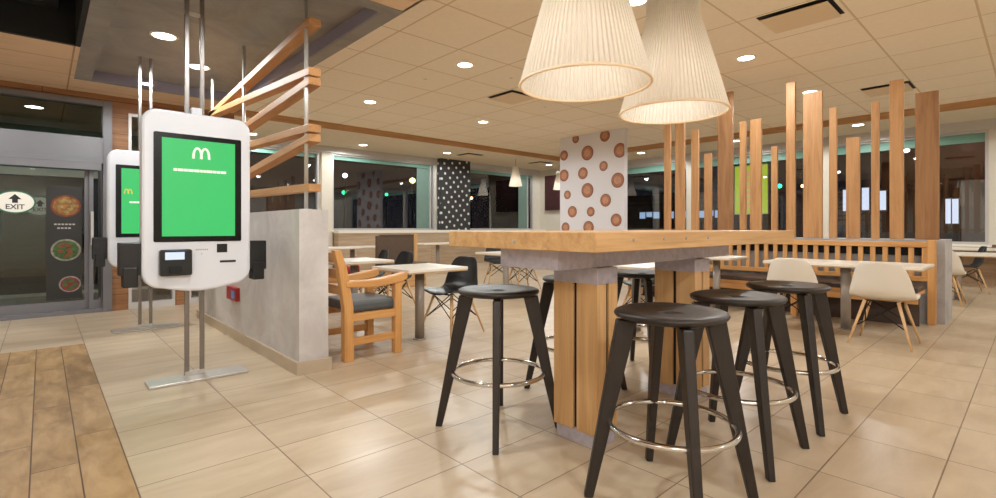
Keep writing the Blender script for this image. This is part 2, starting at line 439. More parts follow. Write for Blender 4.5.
# black recess with louvres left of the slab
rc = MB().box(XW, 0.28, 1.0, 6.45, 3.42, 3.46).box(0.24, 0.28, 1.0, 6.45, ZE, 3.42).box(XW, 0.24, 6.40, 6.45, ZE, 3.42).box(XW, 0.24, 1.0, 1.05, ZE, 3.42)
struct('ceiling_recess', rc, M_BLACKM)
lg = thing('ceiling_louvre', 'large black louvred grille recessed in the entry ceiling at upper left', 'grille', (-1.2, 3.9, 3.22))
f = MB()
for y in (1.2, 3.0, 4.8, 6.25): f.box(XW+0.1, 0.1, y-0.05, y+0.05, 3.20, 3.28)
for x in (XW+0.15, -1.5, 0.06): f.box(x-0.05, x+0.05, 1.2, 6.25, 3.20, 3.281)
f.build('frame', M_LOUV, lg, world=True)
f = MB()
for i in range(60):
    x = XW+0.22+i*0.052
    f.box(x, x+0.012, 1.25, 6.2, 3.215, 3.27)
f.build('louvres', M_LOUV, lg, world=True)

# walls
wn = MB()                                     # north wall, Y = 12.7
SN, TN = 1.07, 3.13
NW = [(2.45, 5.33), (5.67, 8.98), (10.22, 13.44)]
wn.box(XV-0.2, XE+0.2, YN, YN+0.2, 0, SN)
wn.box(XV-0.2, XE+0.2, YN, YN+0.2, TN, ZS)
xs = [XV-0.2]+[v for a in NW for v in a]+[XE+0.2]
wn.use(M_WHITEW)
wn2 = MB()
for i in range(0, len(xs), 2): wn2.box(xs[i], xs[i+1], YN, YN+0.2, SN, TN)
wn2.box(XV-0.2, XE+0.2, YN, YN+0.2, TN, ZS)
wn.bm.free()
struct('wall_north', wn2, M_WHITEW)
struct('wall_north_lower', MB().box(XV-0.2, XE+0.2, YN, YN+0.2, 0, SN).box(5.7, 13.75, 12.36, YN, 0, SN-0.08), WALLW2)
struct('trim_11', box(5.68, 13.76, 12.34, YN-0.001, SN-0.08, SN), M_TOPW)
SE, TE = 0.80, 3.10
EW = [(-2.7, 0.50), (0.66, 3.36), (3.50, 6.74), (6.88, 10.1)]
we = MB(); ys = [YS]+[v for a in EW for v in a]+[YN]
for i in range(0, len(ys), 2): we.box(XE, XE+0.2, ys[i], ys[i+1], SE, TE)
we.box(XE, XE+0.2, YS, YN, TE, ZS)
struct('wall_east', we, M_WHITEW)
struct('wall_east_lower', box(XE, XE+0.2, YS, YN, 0, SE), WALLW3)
struct('wall_south', box(XW-0.2, XE+0.2, YS-0.2, YS, 0, 3.5), M_WHITEW)
struct('wall_west', box(XW-0.2, XW, YS-0.2, 11.7, 0, 3.5), M_WHITEW)
struct('wall_lobby', box(XV-0.06, XV, YD+0.2, YN, 0, ZC+0.06), M_WHITEW)

def window(n, a, b, z0, z1, horiz, sill=True, splits=(), films=()):
    """a glazed opening; horiz: along X at the north wall, else along Y at the east wall"""
    if horiz: T = lambda p, q, d0, d1, u, v: (p, q, YN+d0, YN+d1, u, v)
    else: T = lambda p, q, d0, d1, u, v: (XE+d0, XE+d1, p, q, u, v)
    g = MB().box(*T(a+0.03, b-0.03, 0.09, 0.10, z0+0.03, z1-0.03)).build('window_%d' % n, M_GLASS, struct=True)
    fr = MB()
    fr.box(*T(a, a+0.05, 0.0, 0.14, z0, z1)); fr.box(*T(b-0.05, b, 0.0, 0.14, z0, z1))
    fr.box(*T(a+0.05, b-0.05, 0.0, 0.14, z1-0.06, z1)); fr.box(*T(a+0.05, b-0.05, 0.0, 0.14, z0, z0+0.05))
    for s in splits: fr.box(*T(s-0.025, s+0.025, 0.04, 0.14, z0+0.05, z1-0.06))
    fr.build('window_frame', M_FRAME, g)
    if sill: MB().box(*T(a-0.05, b+0.05, -0.10, 0.0, z0-0.05, z0)).build('window_sill', M_TOPW, g, bevel=0.006)
    fm = MB().box(*T(a+0.05, b-0.05, 0.075, 0.085, z1-(0.16 if horiz else 0.24), z1-0.06))
    fm.build('window_film', M_FILM, g)
    for (p, q) in films:
        MB().box(*T(p, q, 0.075, 0.085, z0+0.05, z1-0.17)).build('window_film', M_FILM2, g)
    return g
window(1, *NW[0], SN, TN, True)
window(2, *NW[1], SN, TN, True, splits=(8.86,), films=((8.38, 8.86),))
window(3, *NW[2], SN, TN, True, splits=(13.2,), films=((12.75, 13.2),))
for i, (a, b) in enumerate(EW): window(4+i, a, b, SE, TE, False)
# pale posts between the east windows
for i, y in enumerate((0.58, 3.43, 6.81, 10.17)):
    struct('trim_%d' % (4+i), box(XE-0.05, XE, y-0.07, y+0.07, SE, ZS), M_WHITEW)
struct('trim_8', box(XE-0.09, XE, YS, 10.1, TE-0.02, ZS), M_FRAME)
struct('trim_9', box(XV, XE-0.1, YN-0.09, YN, TN-0.02, ZS), M_FRAME)
struct('trim_10', box(5.37, 5.66, YN-0.06, YN, 0, TN-0.02), M_WHITEW)

# entrance wall, Y = 8.54: wooden cladding with the doorway and two windows
DX0, DX1 = -1.35, 0.70          # doorway frame
ww = MB()
ww.box(XW, DX0, YD, YD+0.2, 0, ZE+0.1).box(DX1, 0.88, YD, YD+0.2, 0, ZE+0.1).box(1.43, 1.60, YD, YD+0.2, 0, ZE+0.1).box(1.95, 2.22, YD, YD+0.2, 0, ZE+0.1)
ww.box(DX0, DX1, YD, YD+0.2, 2.84, ZE+0.1).box(0.88, 1.43, YD, YD+0.2, 2.72, ZE+0.1).box(1.60, 1.95, YD, YD+0.2, 2.72, ZE+0.1)
struct('wall_entrance', ww, WALLW)
for k, (a, b) in enumerate(((0.88, 1.43), (1.60, 1.95))):
    g = box(a+0.02, b-0.02, YD+0.09, YD+0.10, 0.08, 2.70).build('window_%d' % (8+k), M_GLASS, struct=True)
    fr = MB().box(a, a+0.035, YD-0.01, YD+0.15, 0, 2.72).box(b-0.035, b, YD-0.01, YD+0.15, 0, 2.72).box(a+0.035, b-0.035, YD-0.01, YD+0.15, 0, 0.09).box(a+0.035, b-0.035, YD-0.01, YD+0.15, 2.68, 2.72)
    fr.build('window_frame', M_FRAME, g)
# doorway
fr = MB()
y0, y1 = YD-0.03, YD+0.16
fr.box(DX0, DX0+0.10, y0, y1, 0, 2.84).box(DX1-0.10, DX1, y0, y1, 0, 2.84)
fr.box(DX0+0.10, DX1-0.10, y0, y1, 2.77, 2.84)
fr.box(DX0+0.10, DX1-0.10, y0-0.02, y1, 2.05, 2.34)
fr.box(DX0+0.10, DX1-0.10, y0-0.05, y1, 1.99, 2.05)
fr.box(DX0+0.10, DX1-0.10, y0, y1, 0, 0.05)
door = struct('door_1', fr, M_FRAMEL, bevel=0.004)
box(DX0+0.10, DX1-0.10, YD+0.05, YD+0.06, 2.34, 2.77).build('transom_glass', M_GLASSD, door)
box(DX0+0.12, DX1-0.12, y0-0.055, y0-0.04, 1.90, 1.99).build('door_operator', M_FRAMEL, door)
# sliding leaf and fixed leaf
for nm, a, b, yy in (('door_leaf', -1.25, 0.46, YD+0.10), ('door_leaf', 0.46, 0.60, YD+0.05)):
    lf = MB()
    lf.box(a, a+0.045, yy-0.02, yy+0.02, 0.05, 1.98).box(b-0.045, b, yy-0.02, yy+0.02, 0.05, 1.98)
    lf.box(a+0.045, b-0.045, yy-0.02, yy+0.02, 0.05, 0.17).box(a+0.045, b-0.045, yy-0.02, yy+0.02, 1.92, 1.98)
    l = lf.build(nm, M_FRAMEL, door)
    box(a+0.045, b-0.045, yy-0.004, yy+0.004, 0.17, 1.92).build('leaf_glass', M_GLASSD, l)
h = MB().bar((0.49, YD+0.0, 0.9), (0.49, YD+0.0, 1.35), 0.03, 0.03); h.build('door_handle', M_STEEL, door)
box(0.60-0.045, 0.60-0.02, YD-0.0, YD+0.02, 0.2, 1.9).build('door_gasket', M_BLACK, door)

# ------------------------------------------------------------------ outside in the dark
struct('ground', MB().box(-30, 50, YN+0.2, 60, -0.25, -0.15).box(XE+0.2, 60, -30, YN+0.2, -0.25, -0.15).box(-30, XW-0.2, -30, YN+0.2, -0.25, -0.15).box(XW-0.2, XV, YD+0.2, YN+0.2, -0.25, -0.1), M_ASPH)

# ------------------------------------------------------------------ half wall
hw = struct('wall_partition', box(1.45, 1.68, 3.83, 7.15, 0, 1.275), M_CONCW)
MB().box(1.43, 1.45, 3.81, 7.17, 0, 0.10).box(1.45, 1.70, 3.81, 3.83, 0, 0.10).box(1.68, 1.70, 3.83, 7.17, 0, 0.10).box(1.45, 1.68, 7.15, 7.17, 0, 0.10).build('baseboard', M_BASE, hw)
# red leaflet holder on the half wall
A, B = at(227, 287, X=1.45), at(244, 290, X=1.45)
lh = thing('leaflet_holder', 'small red and blue leaflet box fixed low on the concrete half wall', 'box', (1.43, (A.y+B.y)/2, 0.40))
box(-0.02, 0.02, -0.16, 0.16, 0, 0.13).build('box_body', M_RED, lh)
box(-0.024, -0.02, -0.14, -0.02, 0.02, 0.10).build('blue_card', plain('blue_card', srgb(110, 140, 200), 0.5), lh)

# ------------------------------------------------------------------ bench partition and slat screen
bw = struct('wall_bench_partition', box(7.74, 8.45, 0.733, 4.7, 0, 0.99), M_CONCD)
SL = [(664, 670, 100), (675, 684, 96), (691, 698, 130), (704, 711, 154), (717.5, 732.5, 94), (739.5, 745.5, 122), (750, 761, 120), (771, 777, 146.5),
      (786, 795, 83), (803, 822, 93.5), (829, 836.5, 108), (846, 859.5, 138), (871, 879, 102.5), (889.5, 903.5, 81), (915, 939, 93.5)]
scr = thing('slat_screen', 'tall screen of upright wooden slats of uneven heights standing on the bench partition', 'screen', (7.86, 2.6, 0.99))
XSL = 7.82
for k, (a, b, t) in enumerate(SL):
    A, B = at(a, t, X=XSL), at(b, t, X=XSL)
    box(XSL, XSL+0.05, B.y, A.y, 0.99, min(A.z, ZC-0.02)).build('slat', (SLATD if k in (4, 14) else SLATW)['z'], scr, world=True, bevel=0.004)

# slatted bench in front of the partition
bn = thing('slatted_bench', 'long orange wooden bench with slatted back along the concrete partition', 'bench', (7.4, 2.8, 0))
Y0, Y1 = 0.80, 4.6
bk = MB().box(7.62, 7.70, Y0+0.075, Y1, 0.90, 0.965); bk.build('top_rail', ORANGE['y'], bn, world=True, bevel=0.005)
box(7.62, 7.70, Y0+0.075, Y1, 0.50, 0.56).build('lower_rail', ORANGE['y'], bn, world=True, bevel=0.005)
n = 30
for i in range(n):
    y = Y0+0.10+(Y1-Y0-0.2)*i/(n-1)
    box(7.635, 7.665, y-0.026, y+0.026, 0.56, 0.90).build('back_slat', ORANGE['z'], bn, world=True)
box(7.10, 7.61, Y0+0.09, Y1, 0.37, 0.41).build('seat_board', ORANGE['y'], bn, world=True, bevel=0.005)
box(7.08, 7.61, Y0+0.09, Y1, 0.41, 0.46).build('seat_pad', M_SEATD, bn, world=True, bevel=0.012)
box(7.14, 7.18, Y0+0.1, Y1, 0.28, 0.37).build('apron', ORANGE['y'], bn, world=True)
box(7.40, 7.43, Y0+0.12, Y1, 0.0, 0.37).build('kick_board', M_SEATD, bn, world=True)
for y in (Y0, 2.1, 3.4, Y1-0.07):
    box(7.62, 7.70, y, y+0.075, 0, 0.99 if y == Y0 else 0.5).build('leg', ORANGE['z'], bn, world=True, bevel=0.004)
    if y > 1: box(7.14, 7.21, y, y+0.07, 0, 0.37).build('leg', ORANGE['z'], bn, world=True, bevel=0.004)
# black strip painting the shade in the upper gaps between the slats
box(7.715, 7.735, Y0+0.08, Y1, 0.80, 0.96).build('gap_shade_strip', M_BLACKM, bn, world=True)

# ------------------------------------------------------------------ tall communal table
TX0, TX1, TY0, TY1, TB, TT = 1.727, 4.25, 1.265, 2.30, 1.024, 1.112
tt = thing('communal_table', 'tall oak communal table on two boarded posts, ringed by black stools', 'table', ((TX0+TX1)/2, (TY0+TY1)/2, 0))
box(TX0, TX1, TY0, TY1, TB, TT).build('tabletop', OAK['x'], tt, world=True, bevel=0.004)
ap = MB()
ap.box(1.81, 3.75, 1.55, 1.60, 0.925, TB).box(1.81, 3.75, 1.90, 1.95, 0.925, TB).box(1.81, 1.86, 1.60, 1.90, 0.925, TB).box(3.70, 3.75, 1.60, 1.90, 0.925, TB)
ap.box(1.86, 3.70, 1.60, 1.90, 0.93, 0.94)
ap.build('steel_frame', M_GALV, tt, world=True, bevel=0.003)
def post(x0, x1, y0, y1):
    box(x0, x1, y0, y1, 0.841, 0.925).build('post_cap', M_GALV, tt, world=True, bevel=0.003)
    box(x0+0.012, x1-0.012, y0+0.012, y1-0.012, 0.0, 0.075).build('post_base', M_GALV, tt, world=True)
    box(x0+0.014, x1-0.014, y0+0.014, y1-0.014, 0.075, 0.841).build('post_core', M_BLACKM, tt, world=True)
    g = 0.012; ym = (y0+y1)/2; xm = (x0+x1)/2; t = 0.02
    for (a, b, c, d) in ((x0, x0+t, y0, ym-g), (x0, x0+t, ym+g, y1), (x1-t, x1, y0, ym-g), (x1-t, x1, ym+g, y1),
                         (x0+t, xm-g, y0, y0+t), (xm+g, x1-t, y0, y0+t), (x0+t, xm-g, y1-t, y1), (xm+g, x1-t, y1-t, y1)):
        box(a, b, c, d, 0.066, 0.841).build('post_board', OAK['z'], tt, world=True, bevel=0.002)
post(2.07, 2.25, 1.51, 1.80)
post(3.13, 3.34, 1.51, 1.80)
for k, (px, py) in enumerate(((514, 241),)):
    A = at(px, py, X=TX0)
    MB().tube((TX0-0.004, A.y, A.z), (TX0+0.01, A.y, A.z), 0.009).build('bolt_cap', M_STEEL, tt, world=True)
for px in (633.5, 664, 686, 708):
    A = at(px, 236.5, Y=TY0)
    MB().tube((A.x, TY0-0.003, 1.075), (A.x, TY0+0.01, 1.075), 0.008).build('bolt_cap', M_POST, tt, world=True)

# ------------------------------------------------------------------ bar stools
def make_stool(label):
    t = thing('bar_stool', label, 'stool', group='black bar stools around the tall table')
    R = 0.232; z1 = 0.79; n = 56
    s = MB()
    prof = [(0.03, 0.752), (R-0.03, 0.752), (R-0.006, 0.762), (R, 0.772), (R-0.004, 0.782), (R-0.018, 0.788), (0.15, 0.781), (0.06, 0.775), (0.03, 0.774)]
    rows = []
    for r, z in prof:
        row = []
        for i in range(n):
            a = 2*PI*i/n
            rr = r*(1-0.035*(0.5+0.5*math.cos(4*(a)))*(r/R)**3)      # four faint flats
            row.append(s.bm.verts.new((rr*math.cos(a), rr*math.sin(a), z)))
        rows.append(row)
    rows.append(rows[0])
    fs = []
    for A, B in zip(rows, rows[1:]):
        for i in range(n): fs.append(s.bm.faces.new((A[i], A[(i+1) % n], B[(i+1) % n], B[i])))
    s._tag(fs, True)
    s.build('seat', SEATW, t)
    MB().lathe([(0.031, 0.760), (0.031, 0.772), (0.004, 0.772)], 20).build('grip_hole', M_BLACKM, t)
    for k in range(4):
        a = PI/4+k*PI/2; d = Vector((math.cos(a), math.sin(a), 0)); sd = Vector((-math.sin(a), math.cos(a), 0))
        m = MB(); P = []
        for (ri, ro, th, z) in ((0.322, 0.360, 0.032, 0.0), (0.140, 0.224, 0.044, 0.748)):
            P += [d*ri-sd*th/2+Vector((0, 0, z)), d*ro-sd*th/2+Vector((0, 0, z)), d*ro+sd*th/2+Vector((0, 0, z)), d*ri+sd*th/2+Vector((0, 0, z))]
        m.hexa(P); m.build('leg', BLACKW, t, bevel=0.006)
    MB().torus(0.315, 0.258, 0.0125).build('foot_ring', M_CHROME, t)
    return t
SP = [((1.91, 2.075), 'black stool standing alone left of the tall table'),
      ((1.935, 1.04), 'nearest black stool, in front of the left table post'),
      ((2.64, 1.05), 'black stool in the middle of the near row of three'),
      ((3.36, 1.04), 'farthest black stool of the near row, before the white chair'),
      ((3.46, 2.10), 'black stool behind the table, seen between the two posts'),
      ((2.76, 2.20), 'black stool behind the table, mostly hidden by the left post')]
st0 = make_stool(SP[0][1]); st0.location = (*SP[0][0], 0)
for (p, l) in SP[1:]: dup(st0, (*p, 0), 0, l)

# ------------------------------------------------------------------ shell chairs
def make_chair(mat, label, nm='shell_chair'):
    """faces +X"""
    t = thing(nm, label, 'chair')
    prof = [(0.235, 0.425, .17), (0.225, 0.445, .215), (0.17, 0.450, .236), (0.06, 0.438, .245), (-0.06, 0.432, .245), (-0.14, 0.448, .243), (-0.19, 0.50, .238),
            (-0.215, 0.575, .222), (-0.232, 0.66, .202), (-0.246, 0.73, .182), (-0.255, 0.785, .155), (-0.26, 0.812, .105)]
    s = MB(); n = 12; rows = []
    for k, (x, z, hw_) in enumerate(prof):
        row = []; q = k/(len(prof)-1)
        for j in range(n+1):
            v = -1+2*j/n
            up = 0.045*abs(v)**2.6*(1-q) if q < 0.5 else 0.0225*abs(v)**2.6*max(0, (1-q))
            fw = (0.075*abs(v)**2.2*min(1, max(0, (q-0.35)/0.3)))*(1-0.5*max(0, q-0.6)/0.4)
            row.append(s.bm.verts.new((x+fw, v*hw_*1.09, z+up)))
        rows.append(row)
    fs = []
    for A, B in zip(rows, rows[1:]):
        for j in range(n): fs.append(s.bm.faces.new((A[j], A[j+1], B[j+1], B[j])))
    s._tag(fs, True)
    s.build('seat_shell', mat, t, solid=0.012, sub=1)
    for sx in (-1, 1):
        for sy in (-1, 1):
            MB().tube((sx*0.13+0.0, sy*0.13, 0.425), (sx*0.25, sy*0.245, 0), 0.016, 0.009, 10).build('leg', BIRCH, t)
    b = MB()
    for sy in (-1, 1):
        b.tube((-0.19, sy*0.186, 0.18), (0.13, sy*0.13, 0.40), 0.006, n=6).tube((0.19, sy*0.186, 0.18), (-0.13, sy*0.13, 0.40), 0.006, n=6)
    for sx in (-1, 1):
        b.tube((sx*0.19, -0.186, 0.18), (sx*0.13, 0.13, 0.40), 0.006, n=6).tube((sx*0.19, 0.186, 0.18), (sx*0.13, -0.13, 0.40), 0.006, n=6)
        b.tube((sx*0.13, -0.14, 0.425), (sx*0.13, 0.14, 0.425), 0.008, n=6)
    b.build('wire_brace', M_WIRE, t)
    return t
c1 = make_chair(M_CREAM, 'cream shell chair at the near end of the long white table'); c1.location = (6.08, 1.02, 0)
dup(c1, (6.08, 1.80, 0), 0.05, 'cream shell chair behind the black stools, at the far end of the long table')
dup(c1, (9.90, 0.97, 0), 0, 'cream shell chair half hidden behind the concrete partition end')
c2 = make_chair(M_DARKSH, 'black shell chair pulled up beside the nearest white table'); c2.location = (3.27, 4.30, 0); c2.rotation_euler.z = PI+0.12
BC = [((3.47, 5.87), PI, 'black shell chair at the white table behind the armchair'),
      ((3.50, 6.55), PI-0.2, 'black shell chair behind the middle white table, left one'),
      ((6.75, 7.35), PI/2+2.6, 'black shell chair far back left of the lone table post'),
      ((6.35, 6.25), PI-0.3, 'black shell chair behind the tall table seen under its left end'),
      ((5.45, 3.25), PI, 'black shell chair seen between the tall table posts'),
      ((12.05, 0.86), PI/2+0.25, 'black shell chair at the far right by the window table')]
for p, a, l in BC: dup(c2, (*p, 0), a, l)
rch = thing('red_stool', 'red topped low stool glimpsed under the second white table by the half wall', 'stool', (3.17, 6.6, 0))
MB().lathe([(0.04, 0.47), (0.15, 0.47), (0.17, 0.49), (0.17, 0.585), (0.15, 0.605), (0.04, 0.61)], 32).build('seat', M_RED, rch)
MB().tube((0, 0, 0.01), (0, 0, 0.48), 0.03).build('post', M_POST, rch)
MB().lathe([(0.15, 0.0), (0.15, 0.008), (0.04, 0.018)], 28).build('base', M_POST, rch)

# ------------------------------------------------------------------ white tables
def table(cx, cy, sx, sy, label, px=None, py=None, z=0.74, r=0.048):
    t = thing('cafe_table', label, 'table', (cx, cy, 0), group='white topped dining tables')
    b = MB().use(M_TOPW); b.box(-sx/2, sx/2, -sy/2, sy/2, z-0.028, z)
    b.build('tabletop', None, t, bevel=0.004)
    e = MB(); 
    box(-sx/2+0.004, sx/2-0.004, -sy/2+0.004, sy/2-0.004, z-0.040, z-0.028).build('under_board', M_EDGE, t)
    ox, oy = (px-cx if px else 0), (py-cy if py else 0)
    m = MB().tube((ox, oy, 0.012), (ox, oy, z-0.046), r, n=24); m.build('post', M_POST, t)
    MB().lathe([(r+0.02, 0.0), (r+0.02, 0.008), (r+0.005, 0.012)], 28, (ox, oy)).build('base_flange', M_POST, t)
    box(ox-0.16, ox+0.16, oy-0.16, oy+0.16, z-0.046, z-0.040).build('mounting_plate', M_POST, t)
    return t
table(2.83, 4.26, 0.70, 0.70, 'white square table nearest, beside the wooden armchair')
table(2.83, 5.70, 0.70, 0.72, 'white square table behind the armchair, second from the half wall end')
table(4.75, 9.65, 1.5, 0.75, 'long white table below the left window, beyond the half wall')
table(7.6, 10.6, 1.3, 0.7, 'white table at the back just left of the tall table')
table(5.50, 5.80, 0.7, 0.7, 'table whose grey post shows under the left end of the tall table')
table(4.75, 2.95, 0.78, 0.72, 'white table seen between the two posts of the tall table')
table(6.90, 3.02, 0.62, 0.60, 'small white table near the left end of the slatted bench')
table(6.76, 1.50, 0.76, 1.48, 'long white table before the bench with two cream chairs', 6.6, 1.45)
table(10.6, 0.85, 0.85, 0.9, 'white table beyond the concrete partition end at far right')
wt = thing('window_counter', 'long white window counter under the far right window', 'counter', (13.4, 0.0, 0))
box(13.0, 13.69, -1.3, 1.5, 0.70, 0.74).build('countertop', M_TOPW, wt, world=True, bevel=0.004)
for y in (-1.0, 1.3): MB().tube((13.35, y, 0), (13.35, y, 0.70), 0.04).build('leg', M_POST, wt, world=True)
pz = thing('menu_card', 'white folded paper lying on the window counter at far right', 'paper', (13.3, 1.0, 0.74))
box(-0.18, 0.1, -0.25, 0.2, 0, 0.012).build('sheet', M_TOPW, pz)
rd = at(657, 262, Z=0.78)

# ------------------------------------------------------------------ wooden armchair
ac = thing('wooden_armchair', 'chunky orange wooden armchair with grey seat cushion beside the half wall', 'armchair', (2.15, 4.20, 0))
for sy, y in ((-1, 3.92), (1, 4.44)):
    for x in (2.38,):
        box(x-0.035, x+0.035, y, y+0.07, 0, 0.66).build('leg', ORANGE['z'], ac, world=True, bevel=0.006)
    m = MB()
    pts = [((1.905, y+0.035, 0.0), 0.085), ((1.90, y+0.035, 0.46), 0.085), ((1.845, y+0.035, 0.80), 0.075), ((1.80, y+0.035, 0.945), 0.06)]
    poly = [(p[0]-w_/2, p[2]) for p, w_ in pts]+[(p[0]+w_/2, p[2]) for p, w_ in pts[::-1]]
    m.prism(poly, lambda u, v, d: (u, d, v), y, y+0.07).build('back_post', ORANGE['z'], ac, world=True, bevel=0.006)
    # curved arm
    N = 10; top = []; bot = []
    for i in range(N+1):
        q = i/N; x = 1.87+0.60*q; z = 0.655-0.012*math.sin(q*PI*1.1)+0.045*max(0, q-0.45)
        th = 0.05+0.022*q
        top.append((x, z+th*0.6 if q > 0.02 else z+0.02)); bot.append((x, z-th*0.5+(0.02 if q > 0.93 else 0)))
    m = MB().prism(top+bot[::-1], lambda u, v, d: (u, d, v), y-0.012, y+0.082); m.build('arm', ORANGE['x'], ac, world=True, bevel=0.01)
    box(1.93, 2.36, y+0.01, y+0.06, 0.335, 0.40).build('side_rail', ORANGE['x'], ac, world=True, bevel=0.004)
    box(1.93, 2.36, y+0.015, y+0.055, 0.13, 0.19).build('stretcher', ORANGE['x'], ac, world=True, bevel=0.004)
for i in range(5):
    x = 1.96+i*0.095
    box(x, x+0.07, 3.99, 4.44, 0.385, 0.405).build('seat_slat', ORANGE['y'], ac, world=True)
box(1.925, 2.40, 3.95, 4.48, 0.405, 0.50).build('cushion', M_CUSH, ac, world=True, bevel=0.03)
for z, x in ((0.60, 1.87), (0.74, 1.85), (0.88, 1.82)):
    box(x-0.02, x+0.02, 3.98, 4.45, z-0.04, z+0.04).build('back_rail', ORANGE['y'], ac, world=True, bevel=0.005)

# ------------------------------------------------------------------ upholstered bench at the back
A, B = at(381, 240, Y=8.6), at(417, 240, Y=8.6)
ub = thing('upholstered_bench', 'brown upholstered high backed bench in a light wood frame at the back', 'bench', ((A.x+B.x)/2, 8.4, 0))
box(A.x, B.x-0.08, 8.60, 8.68, 0.40, 0.98).build('back_pad', M_BROWN, ub, world=True, bevel=0.01)
box(B.x-0.08, B.x, 8.58, 8.70, 0, 1.02).build('frame_post', OAK['z'], ub, world=True, bevel=0.005)
box(A.x-0.07, A.x, 8.58, 8.70, 0, 0.98).build('frame_post', M_BROWN, ub, world=True, bevel=0.005)
box(A.x, B.x-0.08, 8.59, 8.69, 0.98, 1.0).build('top_rail', M_BROWN, ub, world=True)
box(A.x, B.x-0.08, 8.10, 8.60, 0.36, 0.46).build('seat_pad', M_BROWN, ub, world=True, bevel=0.012)
box(A.x, B.x-0.08, 8.15, 8.60, 0.0, 0.36).build('plinth', OAK['x'], ub, world=True)

# ------------------------------------------------------------------ printed divider panels
PX = 9.7
pn = MB().use(M_PANEL); Yl, Yr = at(560, 137, X=PX).y, at(624.5, 128, X=PX).y
pn.box(PX, PX+0.12, Yr, Yl, 0, ZC-0.002)
BUN = [(70, 85, 18), (200, 70, 26), (122, 147, 32), (267, 135, 32), (18, 158, 22), (194, 205, 22), (102, 237, 26), (18, 247, 26), (257, 268, 33), (33, 333, 19),
       (122, 313, 32), (203, 357, 28), (55, 408, 25), (137, 408, 21), (250, 445, 28), (25, 478, 22), (127, 478, 28), (190, 530, 26), (70, 560, 30), (250, 590, 30), (140, 640, 24)]
for (bx, by, br) in BUN:
    c = at(560+bx/4.45, 120+by/4.45, X=PX); d = c.x*FW[0]+c.y*FW[1]
    r = br/4.45*d/FPX*1.02
    if c.z-r < 0.05: continue
    for kk, (fr_, mt, ex) in enumerate(((1.0, M_BUN1, 0.003), (0.88, M_BUN2, 0.005), (0.55, M_BUN3, 0.007))):
        pn.use(mt); poly = []
        for i in range(28):
            a = 2*PI*i/28; yy = min(max(c.y+r*fr_*math.cos(a), Yr+0.002+kk*0.001), Yl-0.002-kk*0.001); zz = min(c.z+r*fr_*math.sin(a), ZC-0.01)
            if not poly or (abs(poly[-1][0]-yy)+abs(poly[-1][1]-zz)) > 1e-4: poly.append((yy, zz))
        if max(p[0] for p in poly)-min(p[0] for p in poly) < 0.03: continue
        vs = [pn.bm.verts.new((PX-ex, u, v)) for u, v in poly]
        pn._tag([pn.bm.faces.new(vs)])
o = pn.build('printed_column', None, struct=False, origin=(PX+0.1, (Yl+Yr)/2, 0)); tag(o, 'white square column printed with large brown burger buns', 'column')
o = box(9.02, 10.19, 12.42, YN-0.1, SN, ZS-0.002).build('dotted_column', M_DOTS); tag(o, 'black square column covered in small white dots between two windows', 'column')
o = box(XE-0.1, XE-0.055, 10.55, 12.35, 1.78, 3.05).build('wall_panel', M_MAROON); tag(o, 'dark maroon panel on the far corner wall, left of the bun column', 'panel')

